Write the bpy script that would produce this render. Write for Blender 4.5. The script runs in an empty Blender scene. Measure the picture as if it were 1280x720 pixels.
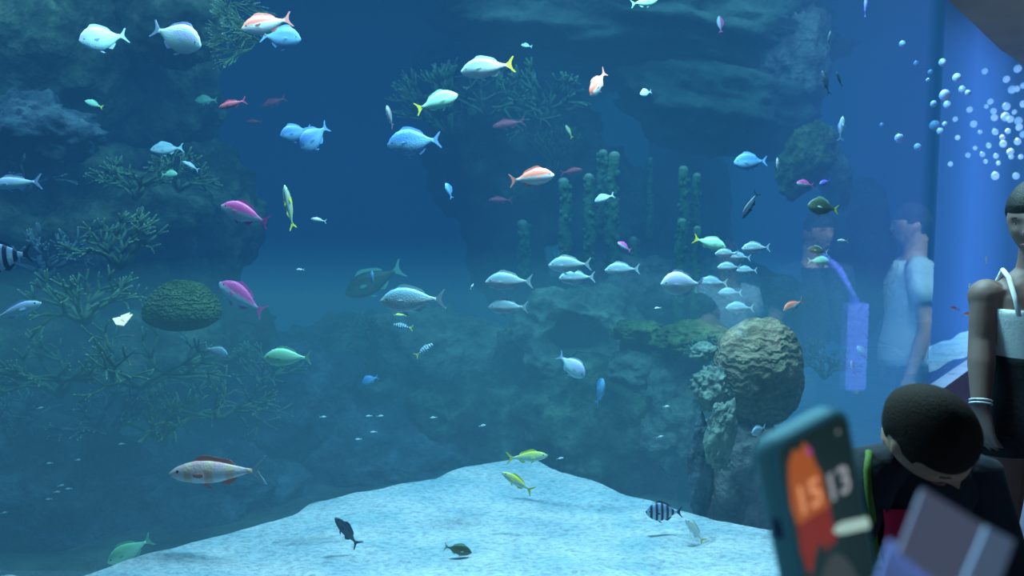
import bpy, bmesh, math, random
from mathutils import Vector, Matrix, noise
random.seed(7)
SC = bpy.context.scene
COL = SC.collection
V = Vector
# ------------------------------------------------------------------ camera
PITCH = math.radians(5.0); FPX = 1000.0
CAM = V((0, 0, 1.55))
FW = V((0, math.cos(PITCH), -math.sin(PITCH))); UP = V((0, math.sin(PITCH), math.cos(PITCH))); RT = V((1, 0, 0))
def P(px, py, d): return CAM + d * (FW + (px - 640) / FPX * RT + (360 - py) / FPX * UP)
def G(px, py, z):
    r = FW + (px - 640) / FPX * RT + (360 - py) / FPX * UP
    return CAM + r * ((z - CAM.z) / r.z)
cd = bpy.data.cameras.new('camera'); co = bpy.data.objects.new('camera', cd); COL.objects.link(co)
co.location = CAM; co.rotation_euler = (math.pi / 2 - PITCH, 0, 0)
cd.sensor_width = 36; cd.lens = 36 * FPX / 1280; cd.clip_start = 0.02
cd.dof.use_dof = True; cd.dof.focus_distance = 2.6; cd.dof.aperture_fstop = 3.3
SC.camera = co
SC.view_settings.view_transform = 'Standard'
SC.cycles.use_denoising = True
SC.cycles.max_bounces = 8; SC.cycles.transparent_max_bounces = 24; SC.cycles.volume_bounces = 0
w = bpy.data.worlds.new('world'); SC.world = w; w.use_nodes = True
w.node_tree.nodes['Background'].inputs[0].default_value = (0.01, 0.03, 0.09, 1)
w.node_tree.nodes['Background'].inputs[1].default_value = 0.10

# ------------------------------------------------------------------ materials
def newmat(name):
    m = bpy.data.materials.new(name); m.use_nodes = True
    return m, m.node_tree.nodes, m.node_tree.links
def c4(c): return (c[0], c[1], c[2], 1)
def plain(name, col, rough=0.6, metal=0.0, emit=None, es=1.0, spec=0.4, bump=0.0, bscale=30, var=0.0, vscale=8):
    m, N, L = newmat(name); b = N['Principled BSDF']
    b.inputs['Base Color'].default_value = c4(col); b.inputs['Roughness'].default_value = rough
    b.inputs['Metallic'].default_value = metal; b.inputs['Specular IOR Level'].default_value = spec
    if emit: b.inputs['Emission Color'].default_value = c4(emit); b.inputs['Emission Strength'].default_value = es
    if bump or var: tc = N.new('ShaderNodeTexCoord')
    if var:
        n = N.new('ShaderNodeTexNoise'); n.inputs['Scale'].default_value = vscale; n.inputs['Detail'].default_value = 5
        L.new(tc.outputs['Object'], n.inputs['Vector'])
        r = N.new('ShaderNodeValToRGB'); r.color_ramp.elements[0].position = .3; r.color_ramp.elements[1].position = .7
        r.color_ramp.elements[0].color = c4([x * (1 - var) for x in col]); r.color_ramp.elements[1].color = c4([min(1, x * (1 + var)) for x in col])
        L.new(n.outputs[0], r.inputs[0]); L.new(r.outputs[0], b.inputs['Base Color'])
    if bump:
        n = N.new('ShaderNodeTexNoise'); n.inputs['Scale'].default_value = bscale; n.inputs['Detail'].default_value = 6
        L.new(tc.outputs['Object'], n.inputs['Vector'])
        bp = N.new('ShaderNodeBump'); bp.inputs['Strength'].default_value = bump; bp.inputs['Distance'].default_value = .02
        L.new(n.outputs[0], bp.inputs['Height']); L.new(bp.outputs[0], b.inputs['Normal'])
    return m
def rockmat(name, c0, c1, c2, scale=5, bump=.8, ridges=0):
    m, N, L = newmat(name); b = N['Principled BSDF']; b.inputs['Roughness'].default_value = .95; b.inputs['Specular IOR Level'].default_value = .1
    tc = N.new('ShaderNodeTexCoord')
    n = N.new('ShaderNodeTexNoise'); n.inputs['Scale'].default_value = scale; n.inputs['Detail'].default_value = 8; n.inputs['Roughness'].default_value = .65
    L.new(tc.outputs['Object'], n.inputs['Vector'])
    r = N.new('ShaderNodeValToRGB'); e = r.color_ramp.elements
    e[0].position = .34; e[0].color = c4(c0); e[1].position = .68; e[1].color = c4(c2)
    k = e.new(.5); k.color = c4(c1)
    L.new(n.outputs[0], r.inputs[0]); L.new(r.outputs[0], b.inputs['Base Color'])
    n2 = N.new('ShaderNodeTexNoise'); n2.inputs['Scale'].default_value = scale * 4; n2.inputs['Detail'].default_value = 8
    src = n2.outputs[0]; L.new(tc.outputs['Object'], n2.inputs['Vector'])
    if ridges:
        wv = N.new('ShaderNodeTexWave'); wv.bands_direction = 'Z'; wv.inputs['Scale'].default_value = ridges; wv.inputs['Distortion'].default_value = 9; wv.inputs['Detail'].default_value = 3
        wv.inputs['Detail Scale'].default_value = 2.5
        L.new(tc.outputs['Object'], wv.inputs['Vector'])
        mx = N.new('ShaderNodeMath'); mx.operation = 'ADD'; L.new(n2.outputs[0], mx.inputs[0]); L.new(wv.outputs['Fac'], mx.inputs[1]); src = mx.outputs[0]
        mc = N.new('ShaderNodeMixRGB'); mc.blend_type = 'MULTIPLY'; mc.inputs[0].default_value = .3
        L.new(r.outputs[0], mc.inputs[1]); L.new(wv.outputs['Fac'], mc.inputs[2]); L.new(mc.outputs[0], b.inputs['Base Color'])
    bp = N.new('ShaderNodeBump'); bp.inputs['Strength'].default_value = bump; bp.inputs['Distance'].default_value = .04
    L.new(src, bp.inputs['Height']); L.new(bp.outputs[0], b.inputs['Normal'])
    return m
def volmat(name, sig, linf=None, emis=None):
    m, N, L = newmat(name); N.remove(N['Principled BSDF'])
    out = [n for n in N if n.type == 'OUTPUT_MATERIAL'][0]
    em = N.new('ShaderNodeEmission')
    e = emis if emis else [sig[i] * linf[i] for i in range(3)]
    mx = max(e); em.inputs[0].default_value = c4([x / mx for x in e]); em.inputs[1].default_value = mx
    if max(sig) > 0:
        D = max(sig); a = N.new('ShaderNodeVolumeAbsorption'); a.inputs['Density'].default_value = D
        a.inputs['Color'].default_value = c4([1 - s / D for s in sig])
        ad = N.new('ShaderNodeAddShader'); L.new(a.outputs[0], ad.inputs[0]); L.new(em.outputs[0], ad.inputs[1]); L.new(ad.outputs[0], out.inputs['Volume'])
    else: L.new(em.outputs[0], out.inputs['Volume'])
    return m

# ------------------------------------------------------------------ mesh builder
class MB:
    def __init__(s): s.v = []; s.f = []
    def add(s, vs, fs):
        o = len(s.v); s.v += [V(p) for p in vs]; s.f += [tuple(i + o for i in f) for f in fs]
    def rings(s, rings, cap=True, closed=True):
        o = len(s.v); n = len(rings[0])
        for r in rings: s.v += [V(p) for p in r]
        for i in range(len(rings) - 1):
            for j in range(n if closed else n - 1):
                k = (j + 1) % n
                s.f.append((o + i * n + j, o + i * n + k, o + (i + 1) * n + k, o + (i + 1) * n + j))
        if cap and closed:
            s.f.append(tuple(o + j for j in range(n))[::-1]); s.f.append(tuple(o + (len(rings) - 1) * n + j for j in range(n)))
    def loft(s, st, n=20):      # stations (centre, lateral vec, depth vec, ra, rb)
        s.rings([[V(c) + V(a) * (ra * math.cos(2 * math.pi * j / n)) + V(b) * (rb * math.sin(2 * math.pi * j / n)) for j in range(n)] for c, a, b, ra, rb in st])
    def tube(s, pts, rad, n=10):
        pts = [V(p) for p in pts]; rs = []; prev = None
        if not hasattr(rad, '__len__'): rad = [rad] * len(pts)
        for i, p in enumerate(pts):
            t = (pts[min(i + 1, len(pts) - 1)] - pts[max(i - 1, 0)]).normalized()
            a = prev - t * prev.dot(t) if prev else t.orthogonal()
            if a.length < 1e-5: a = t.orthogonal()
            a.normalize(); prev = a; b = t.cross(a)
            rs.append([p + (a * math.cos(2 * math.pi * j / n) + b * math.sin(2 * math.pi * j / n)) * rad[i] for j in range(n)])
        s.rings(rs)
    def ell(s, c, r, M=None, nu=16, nv=10):
        c = V(c); rs = []
        for i in range(nv + 1):
            ph = math.pi * (i + .02) / (nv + .04) - math.pi / 2
            ring = []
            for j in range(nu):
                th = 2 * math.pi * j / nu
                p = V((r[0] * math.cos(ph) * math.cos(th), r[1] * math.cos(ph) * math.sin(th), r[2] * math.sin(ph)))
                ring.append(c + (M @ p if M else p))
            rs.append(ring)
        s.rings(rs)
    def box(s, a, b, M=None):
        x0, y0, z0 = a; x1, y1, z1 = b
        vs = [V(p) for p in ((x0,y0,z0),(x1,y0,z0),(x1,y1,z0),(x0,y1,z0),(x0,y0,z1),(x1,y0,z1),(x1,y1,z1),(x0,y1,z1))]
        if M: vs = [M @ p for p in vs]
        s.add(vs, [(3,2,1,0),(4,5,6,7),(0,1,5,4),(1,2,6,5),(2,3,7,6),(3,0,4,7)])
    def prism(s, poly, z0, z1):
        n = len(poly)
        s.add([(x, y, z0) for x, y in poly] + [(x, y, z1) for x, y in poly],
              [tuple(range(n))[::-1], tuple(range(n, 2 * n))] + [(i, (i + 1) % n, (i + 1) % n + n, i + n) for i in range(n)])
    def slab(s, pts, t):        # polygon in 3D given thickness along its normal
        pts = [V(p) for p in pts]; nrm = (pts[1] - pts[0]).cross(pts[2] - pts[0]).normalized() * (t / 2); n = len(pts)
        s.add([p - nrm for p in pts] + [p + nrm for p in pts],
              [tuple(range(n))[::-1], tuple(range(n, 2 * n))] + [(i, (i + 1) % n, (i + 1) % n + n, i + n) for i in range(n)])
    def mesh(s, name, smooth=True):
        me = bpy.data.meshes.new(name); me.from_pydata([tuple(p) for p in s.v], [], s.f); me.update()
        bm = bmesh.new(); bm.from_mesh(me); bmesh.ops.recalc_face_normals(bm, faces=bm.faces); bm.to_mesh(me); bm.free()
        if smooth: me.polygons.foreach_set('use_smooth', [True] * len(me.polygons))
        return me
    def build(s, name, mat, parent=None, smooth=True):
        return link(name, s.mesh(name, smooth), mat, parent)
def link(name, me, mat, parent=None):
    o = bpy.data.objects.new(name, me); COL.objects.link(o)
    if mat is not None and not len(me.materials): me.materials.append(mat)
    if parent: o.parent = parent
    return o
def tag(o, label, cat, group=None):
    o['label'] = label; o['category'] = cat
    if group: o['group'] = group
    return o
def struct(o): o['kind'] = 'structure'; return o
def stuff(o): o['kind'] = 'stuff'; return o
def empty(name, loc=(0, 0, 0)):
    o = bpy.data.objects.new(name, None); COL.objects.link(o); o.location = loc; o.empty_display_size = .05; return o
def bake(ob):                   # apply modifiers
    dg = bpy.context.evaluated_depsgraph_get(); me = bpy.data.meshes.new_from_object(ob.evaluated_get(dg)); old = ob.data
    ob.modifiers.clear(); ob.data = me; bpy.data.meshes.remove(old)
    me.polygons.foreach_set('use_smooth', [True] * len(me.polygons))

# ------------------------------------------------------------------ room and tank shell
GL = [(-5.9, 2.30), (1.215, 2.30), (2.80, 5.27), (3.38, 5.97), (4.05, 6.78), (4.69, 7.47), (8.9, 11.0)]   # line of the acrylic
def offs(d): return [(x, y + d) for x, y in GL]
M_dark = plain('dark_plaster', (.02, .022, .03), .9, bump=.2)
M_ceil = plain('ceiling_paint', (.34, .34, .31), .9, var=.12, vscale=2)
M_floor = plain('polished_dark_floor', (.10, .09, .12), .35, var=.2)
M_sill = plain('sill_paint', (.34, .30, .42), .6, var=.1)
M_backrock = rockmat('back_wall_rock', (.02, .05, .08), (.05, .10, .13), (.10, .17, .2), 1.2, 1)
b = MB(); b.prism([(-5.9, -3), (9, -3), (9, 11)] + list(reversed(GL))[1:], -.1, 0); struct(b.build('floor', M_floor, smooth=False))
b = MB(); b.prism([(-5.9, -3), (9, -3), (9, 11)] + list(reversed(GL))[1:], 2.94, 3.04); struct(b.build('ceiling', M_ceil, smooth=False))
def ribbon(pts, z0, z1, t):
    m = MB(); m.prism(pts + [(x, y + t) for x, y in reversed(pts)], z0, z1); return m
struct(ribbon(offs(-.12), 0.001, .41, .10).build('wall_front', M_sill, smooth=False))
struct(ribbon(offs(-.14), .41, .44, .15).build('trim_1', M_sill, smooth=False))
struct(ribbon(offs(-.10), 3.04, 3.7, .08).build('wall_header', M_dark, smooth=False))
for nm, a, c in (('wall_back', (-6, -3.1, 0), (9.1, -3, 3.7)), ('wall_left', (-6.0, -3, 0), (-5.9, 12, 3.7)), ('wall_right', (9, -3, 0), (9.1, 12, 3.7))):
    b = MB(); b.box(a, c); struct(b.build(nm, M_dark, smooth=False))
b = MB(); b.box((-5.9, 11.9, 0), (9, 12.0, 3.7)); struct(b.build('wall_tank_back', M_backrock, smooth=False))
# acrylic: clear with a faint mirror reflection of the hall
m, N, L = newmat('clear_acrylic'); N.remove(N['Principled BSDF']); out = [n for n in N if n.type == 'OUTPUT_MATERIAL'][0]
tr = N.new('ShaderNodeBsdfTransparent'); tr.inputs[0].default_value = (.96, .985, 1, 1); gl = N.new('ShaderNodeBsdfGlossy'); gl.inputs['Roughness'].default_value = .012
gl.inputs[0].default_value = (.8, .9, 1, 1)
mx = N.new('ShaderNodeMixShader'); mx.inputs[0].default_value = .11
L.new(tr.outputs[0], mx.inputs[1]); L.new(gl.outputs[0], mx.inputs[2]); L.new(mx.outputs[0], out.inputs['Surface'])
M_glass = m
b = MB(); b.rings([[(x, y, .44) for x, y in GL[:2]], [(x, y, 3.04) for x, y in GL[:2]]], closed=False); struct(b.build('window_1', M_glass, smooth=False))
m2 = m.copy(); m2.name = 'clear_acrylic_side'; m2.node_tree.nodes['Mix Shader'].inputs[0].default_value = .03
b = MB(); b.rings([[(x, y, .44) for x, y in GL[1:]], [(x, y, 3.04) for x, y in GL[1:]]], closed=False); struct(b.build('window_2', m2, smooth=False))
# water: absorbing medium; emission put in stands for scattered light, haze and shaft
W0 = offs(.03)
def vol(name, poly, z0, z1, mat):
    m = MB(); m.prism(poly, z0, z1); o = m.build(name, mat, smooth=False); return struct(o)
M_w = volmat('water_body', (.72, .54, .50), linf=(.0105, .088, .232))
vol('water', W0 + [(8.9, 11.85), (-5.88, 11.85)], .02, 3.3, M_w)
M_w2 = volmat('water_low_haze_glow', (0, 0, 0), emis=(.009, .043, .042))
vol('water_low_haze_glow', [(-5.8, 2.36), (1.2, 2.36), (1.9, 3.6), (2.0, 11.7), (-5.8, 11.7)], .06, 1.32, M_w2)
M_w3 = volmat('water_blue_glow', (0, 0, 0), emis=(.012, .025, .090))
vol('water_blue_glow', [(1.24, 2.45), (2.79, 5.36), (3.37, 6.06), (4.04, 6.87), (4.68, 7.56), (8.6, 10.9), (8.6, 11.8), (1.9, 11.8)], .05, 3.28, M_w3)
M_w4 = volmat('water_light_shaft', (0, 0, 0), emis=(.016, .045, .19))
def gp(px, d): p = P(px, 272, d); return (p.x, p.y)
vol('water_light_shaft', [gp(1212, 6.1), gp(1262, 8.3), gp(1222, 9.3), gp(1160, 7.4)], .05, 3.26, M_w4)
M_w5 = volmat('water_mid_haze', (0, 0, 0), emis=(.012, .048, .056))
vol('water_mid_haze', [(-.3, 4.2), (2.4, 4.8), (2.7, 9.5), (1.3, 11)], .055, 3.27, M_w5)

# ------------------------------------------------------------------ lights
def area(name, loc, size, power, col, target=None, sy=None):
    l = bpy.data.lights.new(name, 'AREA'); l.energy = power; l.color = col; l.size = size
    if sy: l.shape = 'RECTANGLE'; l.size_y = sy
    o = bpy.data.objects.new(name, l); COL.objects.link(o); o.location = loc
    d = (V(target) - V(loc)) if target else V((0, 0, -1)); o.rotation_euler = d.to_track_quat('-Z', 'Y').to_euler(); return o
def spot(name, loc, tgt, power, col, ang=40, blend=.6, r=.08):
    l = bpy.data.lights.new(name, 'SPOT'); l.energy = power; l.color = col; l.spot_size = math.radians(ang); l.spot_blend = blend; l.shadow_soft_size = r
    o = bpy.data.objects.new(name, l); COL.objects.link(o); o.location = loc
    o.rotation_euler = (V(tgt) - V(loc)).to_track_quat('-Z', 'Y').to_euler(); return o
area('tank_light_front', (.1, 2.95, 3.24), 3.0, 480, (.62, .93, 1), (.1, 3.0, 0), .5)
area('tank_light_left', (-2.6, 3.3, 3.24), 2.0, 130, (.55, .9, 1), (-2.4, 3.6, 0), .7)
area('tank_light_mid', (.8, 4.6, 3.24), 4.0, 300, (.55, .92, 1), (.8, 5.0, 0), .8)
area('tank_light_back', (1.5, 7.4, 3.24), 5.0, 420, (.45, .85, 1), (1.2, 7.6, 0), 1.2)
spot('tank_spot_sand', (.4, 2.75, 3.2), (.2, 3.0, .4), 1250, (.7, .95, 1), 75, .9, .1)
spot('tank_spot_right', (4.6, 8.4, 3.2), (3.6, 6.9, .3), 5000, (.6, .75, 1), 60, .6, .1)
spot('tank_fill_void', (-2.2, 9.5, 3.2), (-2.6, 11.9, 1.6), 9000, (.08, .4, 1), 80, 1, .2)  # added blue lamp, unseen, brightens the open water at the back
spot('hall_fill_ceiling', (5.2, 3.2, .25), (4.2, 5.9, 2.94), 75, (1, .95, .8), 80, .9, .1)  # added unseen spot that lifts the ceiling brightness
spot('hall_violet_wash', (4.4, 2.0, 2.7), (3.1, 5.0, .2), 65, (.55, .5, 1), 50, .8, .1)

# ------------------------------------------------------------------ sand
def sandmat():
    m, N, L = newmat('pale_coral_sand'); b = N['Principled BSDF']; b.inputs['Roughness'].default_value = .95; b.inputs['Specular IOR Level'].default_value = .1
    tc = N.new('ShaderNodeTexCoord'); n = N.new('ShaderNodeTexNoise'); n.inputs['Scale'].default_value = 38; n.inputs['Detail'].default_value = 9; n.inputs['Roughness'].default_value = .75
    mp = N.new('ShaderNodeMapping'); mp.inputs['Scale'].default_value = (1, 1.8, 1)
    L.new(tc.outputs['Object'], mp.inputs[0]); L.new(mp.outputs[0], n.inputs['Vector'])
    r = N.new('ShaderNodeValToRGB'); e = r.color_ramp.elements; e[0].position = .33; e[0].color = (.36, .38, .44, 1); e[1].position = .56; e[1].color = (.86, .84, .88, 1)
    L.new(n.outputs[0], r.inputs[0])
    n3 = N.new('ShaderNodeTexNoise'); n3.inputs['Scale'].default_value = 4; n3.inputs['Detail'].default_value = 4; L.new(mp.outputs[0], n3.inputs['Vector'])
    r3 = N.new('ShaderNodeValToRGB'); r3.color_ramp.elements[0].position = .35; r3.color_ramp.elements[0].color = (.62, .80, .86, 1); r3.color_ramp.elements[1].position = .6; r3.color_ramp.elements[1].color = (1, 1, 1, 1)
    L.new(n3.outputs[0], r3.inputs[0])
    mm = N.new('ShaderNodeMixRGB'); mm.blend_type = 'MULTIPLY'; mm.inputs[0].default_value = 1; L.new(r.outputs[0], mm.inputs[1]); L.new(r3.outputs[0], mm.inputs[2])
    L.new(mm.outputs[0], b.inputs['Base Color'])
    bp = N.new('ShaderNodeBump'); bp.inputs['Strength'].default_value = .7; bp.inputs['Distance'].default_value = .03; L.new(n.outputs[0], bp.inputs['Height']); L.new(bp.outputs[0], b.inputs['Normal'])
    return m
M_sand = sandmat()
EDGE = [(-200, 790), (0, 752), (105, 720), (160, 700), (230, 682), (300, 663), (370, 643), (385, 630), (440, 617), (500, 606), (545, 598), (565, 588), (620, 577), (660, 572), (700, 590),
        (740, 600), (775, 616), (810, 626), (860, 640), (900, 652), (960, 662), (1040, 672), (1120, 690)]
ZS = .45
ep = [G(x, y, ZS) for x, y in EDGE]
def edge_y(x):
    for a, c in zip(ep, ep[1:]):
        if a.x <= x <= c.x: return a.y + (c.y - a.y) * (x - a.x) / (c.x - a.x)
    return ep[0].y if x < ep[0].x else ep[-1].y
rows = []
NX = 240; xs = [-1.9 + 3.1 * i / NX for i in range(NX + 1)]
def sand_h(x, y): return .018 * noise.fractal(V((x * 3, y * 5, 3)), 1, 2, 4) + .006 * noise.noise(V((x * 14, y * 20, 1)))
for t in [i / 40 for i in range(41)] + [1.04, 1.1, 1.2, 1.35, 1.6]:
    row = []
    for x in xs:
        ye = max(edge_y(x), 2.37) + .012 * noise.noise(V((x * 12, 0, 4))); y = 2.335 + (ye - 2.335) * min(t, 1); z = ZS + sand_h(x, y) * (1 if t < .9 else .3)
        if t > 1: y = ye + (t - 1) * .7; z = ZS - .5 * (t - 1) ** 1.2 - .0 * t
        row.append((x, y, z))
    rows.append(row)
b = MB(); b.rings(rows, closed=False); s = b.build('sand_bed', M_sand); stuff(s); tag(s, 'pale blue-white sand slope along the front of the tank floor', 'sand')
b = MB(); rr = []; A_ = V((2.90, 5.50, 0)); B_ = V((5.0, 7.75, 0)); ua = (B_ - A_); na = V((.46, .88, 0))
def sst(x): x = max(0, min(1, x)); return x * x * (3 - 2 * x)
for i in range(31):
    row = []
    for j in range(41):
        u, v = j / 40, i / 30 * 2.0; p = A_ + ua * u + na * v
        row.append((p.x, p.y, .05 + (.42 + .03 * noise.noise(p * 2.3)) * (1 - sst((v - 1.3) / .7))))
    rr.append(row)
b.rings(rr, closed=False); s2 = b.build('sand_patch', M_sand); stuff(s2); tag(s2, 'far patch of bright bluish sand behind the curved pane at right', 'sand')
b = MB(); rr = []
for i in range(60):
    rr.append([(-5.85 + 10.5 * j / 80, 2.5 + 9.3 * i / 59, .07 + .06 * noise.fractal(V((j * .3, i * .3, 0)), 1, 2, 3)) for j in range(81)])
M_bed = rockmat('dark_rubble', (.04, .06, .05), (.08, .12, .10), (.14, .18, .15), 3, 1)
# keep inside the tank: clip columns right of the pane
rr = [[(min(x, (4.4 if y > 7.6 else 1.2 if y < 2.6 else 1.2 + (y - 2.6) * .50)), y, z) for x, y, z in row] for row in rr]
b.rings(rr, closed=False); struct(b.build('floor_tank', M_bed))

# ------------------------------------------------------------------ rocks
M_r1 = rockmat('reef_rock_green', (.010, .022, .020), (.05, .085, .06), (.20, .27, .17), 4, 1)
M_r2 = rockmat('reef_rock_blue', (.02, .035, .06), (.06, .09, .12), (.16, .21, .26), 5, 1)
M_r3 = rockmat('reef_rock_pale', (.06, .09, .09), (.16, .21, .18), (.30, .36, .28), 4, 1)
M_r4 = rockmat('boulder_brown', (.13, .11, .07), (.22, .18, .12), (.32, .27, .18), 9, .45, ridges=9)
M_r5 = rockmat('reef_rock_olive', (.03, .05, .02), (.10, .15, .06), (.22, .30, .12), 6, 1)
M_r6 = rockmat('reef_rock_lilac', (.09, .09, .10), (.18, .18, .18), (.26, .26, .25), 6, 1)
M_r7 = rockmat('ridge_rock_dim', (.035, .06, .06), (.065, .10, .09), (.11, .155, .13), 2.5, 1)
def rock_mesh(name, r, seed, amp=.25, sub=5, f=1.6, strata=0, floor=None, knob=0, hollow=None):
    bm = bmesh.new(); bmesh.ops.create_icosphere(bm, subdivisions=sub, radius=1)
    o = V((seed * 3.7, seed * 1.3, seed * 7.1))
    for v in bm.verts:
        p = v.co.copy(); d = noise.fractal(p * f + o, .9, 2.1, 5) * amp
        d += amp * .35 * (1 - abs(noise.noise(p * f * 3 + o)) * 2)
        if knob: d += knob * max(0, noise.noise(p * 5.5 + o)) ** .7
        if strata: d += strata * math.sin(p.z * 16 + 3 * noise.noise(p * 2 + o))
        q = p * (1 + d)
        if hollow and p.y < .3:
            hx = (p.x - hollow[0]) / hollow[2]; hz = (p.z - hollow[1] + .25 * hx * hx * hollow[3]) / hollow[3]; q.y += hollow[4] * math.exp(-(hx * hx + hz * hz) ** 2)
            q.z += .10 * math.exp(-(hx * hx * .6 + (hz - 1.3) ** 2 * 3)); q.y -= .18 * math.exp(-(hx * hx * .6 + (hz - 1.3) ** 2 * 3))
        v.co = V((q.x * r[0], q.y * r[1], q.z * r[2]))
        if floor is not None and v.co.z < floor: v.co.z = floor + .05 * (v.co.z - floor)
    me = bpy.data.meshes.new(name); bm.to_mesh(me); bm.free()
    me.polygons.foreach_set('use_smooth', [True] * len(me.polygons)); return me
seed = [1]
def rock(px, py, d, rw, rh, mat, label, name='reef_rock', ry=None, cat='rock', rot=0, **k):
    seed[0] += 1; r = (rw * d / 1000, (ry if ry else .75 * rw * d / 1000), rh * d / 1000)
    p = P(px, py, d); o = link(name, rock_mesh(name, r, seed[0], **k), mat); o.location = p; o.rotation_euler = (0, rot, 0)
    tag(o, label, cat); return o
# left reef wall
rock(20, 60, 4.6, 170, 150, M_r1, 'dark green reef rock filling the top left corner')
rock(175, 110, 4.9, 95, 130, M_r1, 'upright dark reef rock beneath the two pale fish at top left')
rock(215, 20, 4.4, 62, 60, M_r1, 'reef rock hanging at the top beside the dark open water')
rock(40, 165, 4.0, 70, 42, M_r2, 'pale blue encrusted ledge on the left reef wall', knob=.2)
rock(70, 290, 4.7, 190, 120, M_r1, 'broad reef rock behind the branching coral at left')
rock(240, 275, 4.9, 80, 95, M_r1, 'mossy reef rock above the round brain coral')
rock(20, 450, 4.4, 150, 110, M_r1, 'shaded reef rock at the left edge below the yellow tailed fish')
rock(190, 470, 4.7, 170, 95, M_r1, 'reef rock below the round brain coral')
rock(40, 610, 4.0, 150, 95, M_r2, 'blue shadowed reef rock at the bottom left')
rock(210, 620, 4.3, 150, 90, M_r2, 'dark reef rock behind the banded pink fish')
rock(340, 520, 4.8, 120, 100, M_r2, 'low reef rock under the green fish')
# centre reef
rock(440, 480, 5.6, 110, 85, M_r1, 'dark mossy reef mound below the large silver fish', knob=.15)
rock(545, 470, 5.2, 95, 78, M_r3, 'pale green rounded reef mound in the centre', knob=.2)
rock(470, 580, 4.9, 130, 70, M_r2, 'shadowed reef foot behind the sand crest')
rock(620, 540, 5.0, 120, 80, M_r1, 'teal reef foot behind the sand peak')
rock(720, 440, 4.9, 88, 78, M_r3, 'large pale rock with a dark hollow under the school of silver fish', rot=.1, hollow=(-.05, .28, .36, .24, .75), sub=6)
rock(770, 540, 4.6, 120, 85, M_r1, 'shadowed rock face behind the blue white fish')
rock(800, 415, 4.3, 34, 14, M_r5, 'small mossy green ledge right of the dark hollow')
rock(866, 424, 4.1, 48, 20, M_r5, 'mossy flat topped ledge left of the brown boulder')
rock(820, 462, 4.4, 60, 44, M_r3, 'pale rubble rock below the mossy ledges')
rock(850, 520, 4.2, 46, 70, M_r3, 'rough rock slope left of the brown boulder', knob=.2)
rock(800, 380, 5.4, 80, 55, M_r6, 'lilac grey rock slope behind the mossy ledges')
rock(900, 400, 5.6, 120, 70, M_r2, 'hazy blue rock behind the brown boulder')
# ridge upper right
rock(800, 42, 6.1, 235, 62, M_r7, 'huge hazy overhanging rock ridge across the upper right', strata=.02, rot=.10, amp=.2, ry=1.0, f=2.2)
rock(895, 135, 5.8, 118, 56, M_r7, 'hazy boulder tucked beneath the overhanging ridge', rot=.22, amp=.2, f=2)
rock(640, 90, 7.2, 110, 55, M_r1, 'shadowed left end of the hazy rock ridge', amp=.3)
rock(640, 190, 6.2, 95, 80, M_r1, 'dim green coral covered rock in the middle distance', knob=.3)
rock(720, 300, 6.6, 115, 110, M_r1, 'tall dim reef rock behind the green pillar corals', knob=.2)
rock(855, 300, 6.9, 60, 130, M_r1, 'tall shadowed rock behind the right hand pillar corals')
rock(985, 70, 5.5, 46, 75, M_r6, 'hazy pale rock column at the top right of the ridge', knob=.25)
rock(1005, 200, 5.0, 28, 44, M_r5, 'green mottled left shoulder of the hazy rock arch', rot=.35)
rock(1040, 215, 5.2, 20, 42, M_r3, 'blue grey right leg of the hazy rock arch', rot=-.3)
rock(1020, 172, 5.1, 24, 14, M_r3, 'crown stone topping the hazy rock arch')
rock(1060, 330, 6.0, 50, 90, M_r2, 'dark blue hazy rock behind the violet reflections')
# brown boulder and its foot
rock(948, 466, 3.15, 53, 66, M_r4, 'large brown wrinkled boulder rising beside the phone', name='brown_boulder', amp=.09, f=1.0, sub=6, ry=.17)
rock(922, 590, 3.2, 52, 95, M_r6, 'tall smooth grey rock column beneath the brown boulder', name='grey_rock', amp=.14, ry=.17)
rock(900, 545, 2.95, 17, 42, M_r3, 'narrow pale pitted rock spur before the boulder', name='rock_spur', amp=.3, rot=.1)
rock(893, 485, 3.1, 24, 26, M_r3, 'knobbly pale rock lump hugging the boulder', name='rock_lump', knob=.3)
rock(876, 590, 3.1, 14, 60, M_r2, 'slim blue lit rock pillar beside the boulder foot', name='rock_pillar')
rock(880, 440, 3.4, 16, 12, M_r3, 'small stone balanced left of the brown boulder', name='small_stone')
# brain coral
bm = bmesh.new(); bmesh.ops.create_icosphere(bm, subdivisions=6, radius=1)
for v in bm.verts:
    p = v.co.copy(); rr_ = 1 + .03 * noise.noise(p * 2) + .012 * math.sin(30 * (p.x + .3 * noise.noise(p * 4)))
    q = p * rr_; z = q.z * (.98 if q.z > 0 else .5); v.co = V((q.x * .165, q.y * .14, z * .150))
me = bpy.data.meshes.new('brain_coral'); bm.to_mesh(me); bm.free(); me.polygons.foreach_set('use_smooth', [True] * len(me.polygons))
o = link('brain_coral', me, rockmat('brain_coral_green', (.06, .11, .05), (.11, .18, .08), (.17, .26, .10), 8, .8, ridges=14)); o.location = P(228, 392, 3.5)
tag(o, 'round olive green brain coral dome on the left reef', 'coral')

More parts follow.
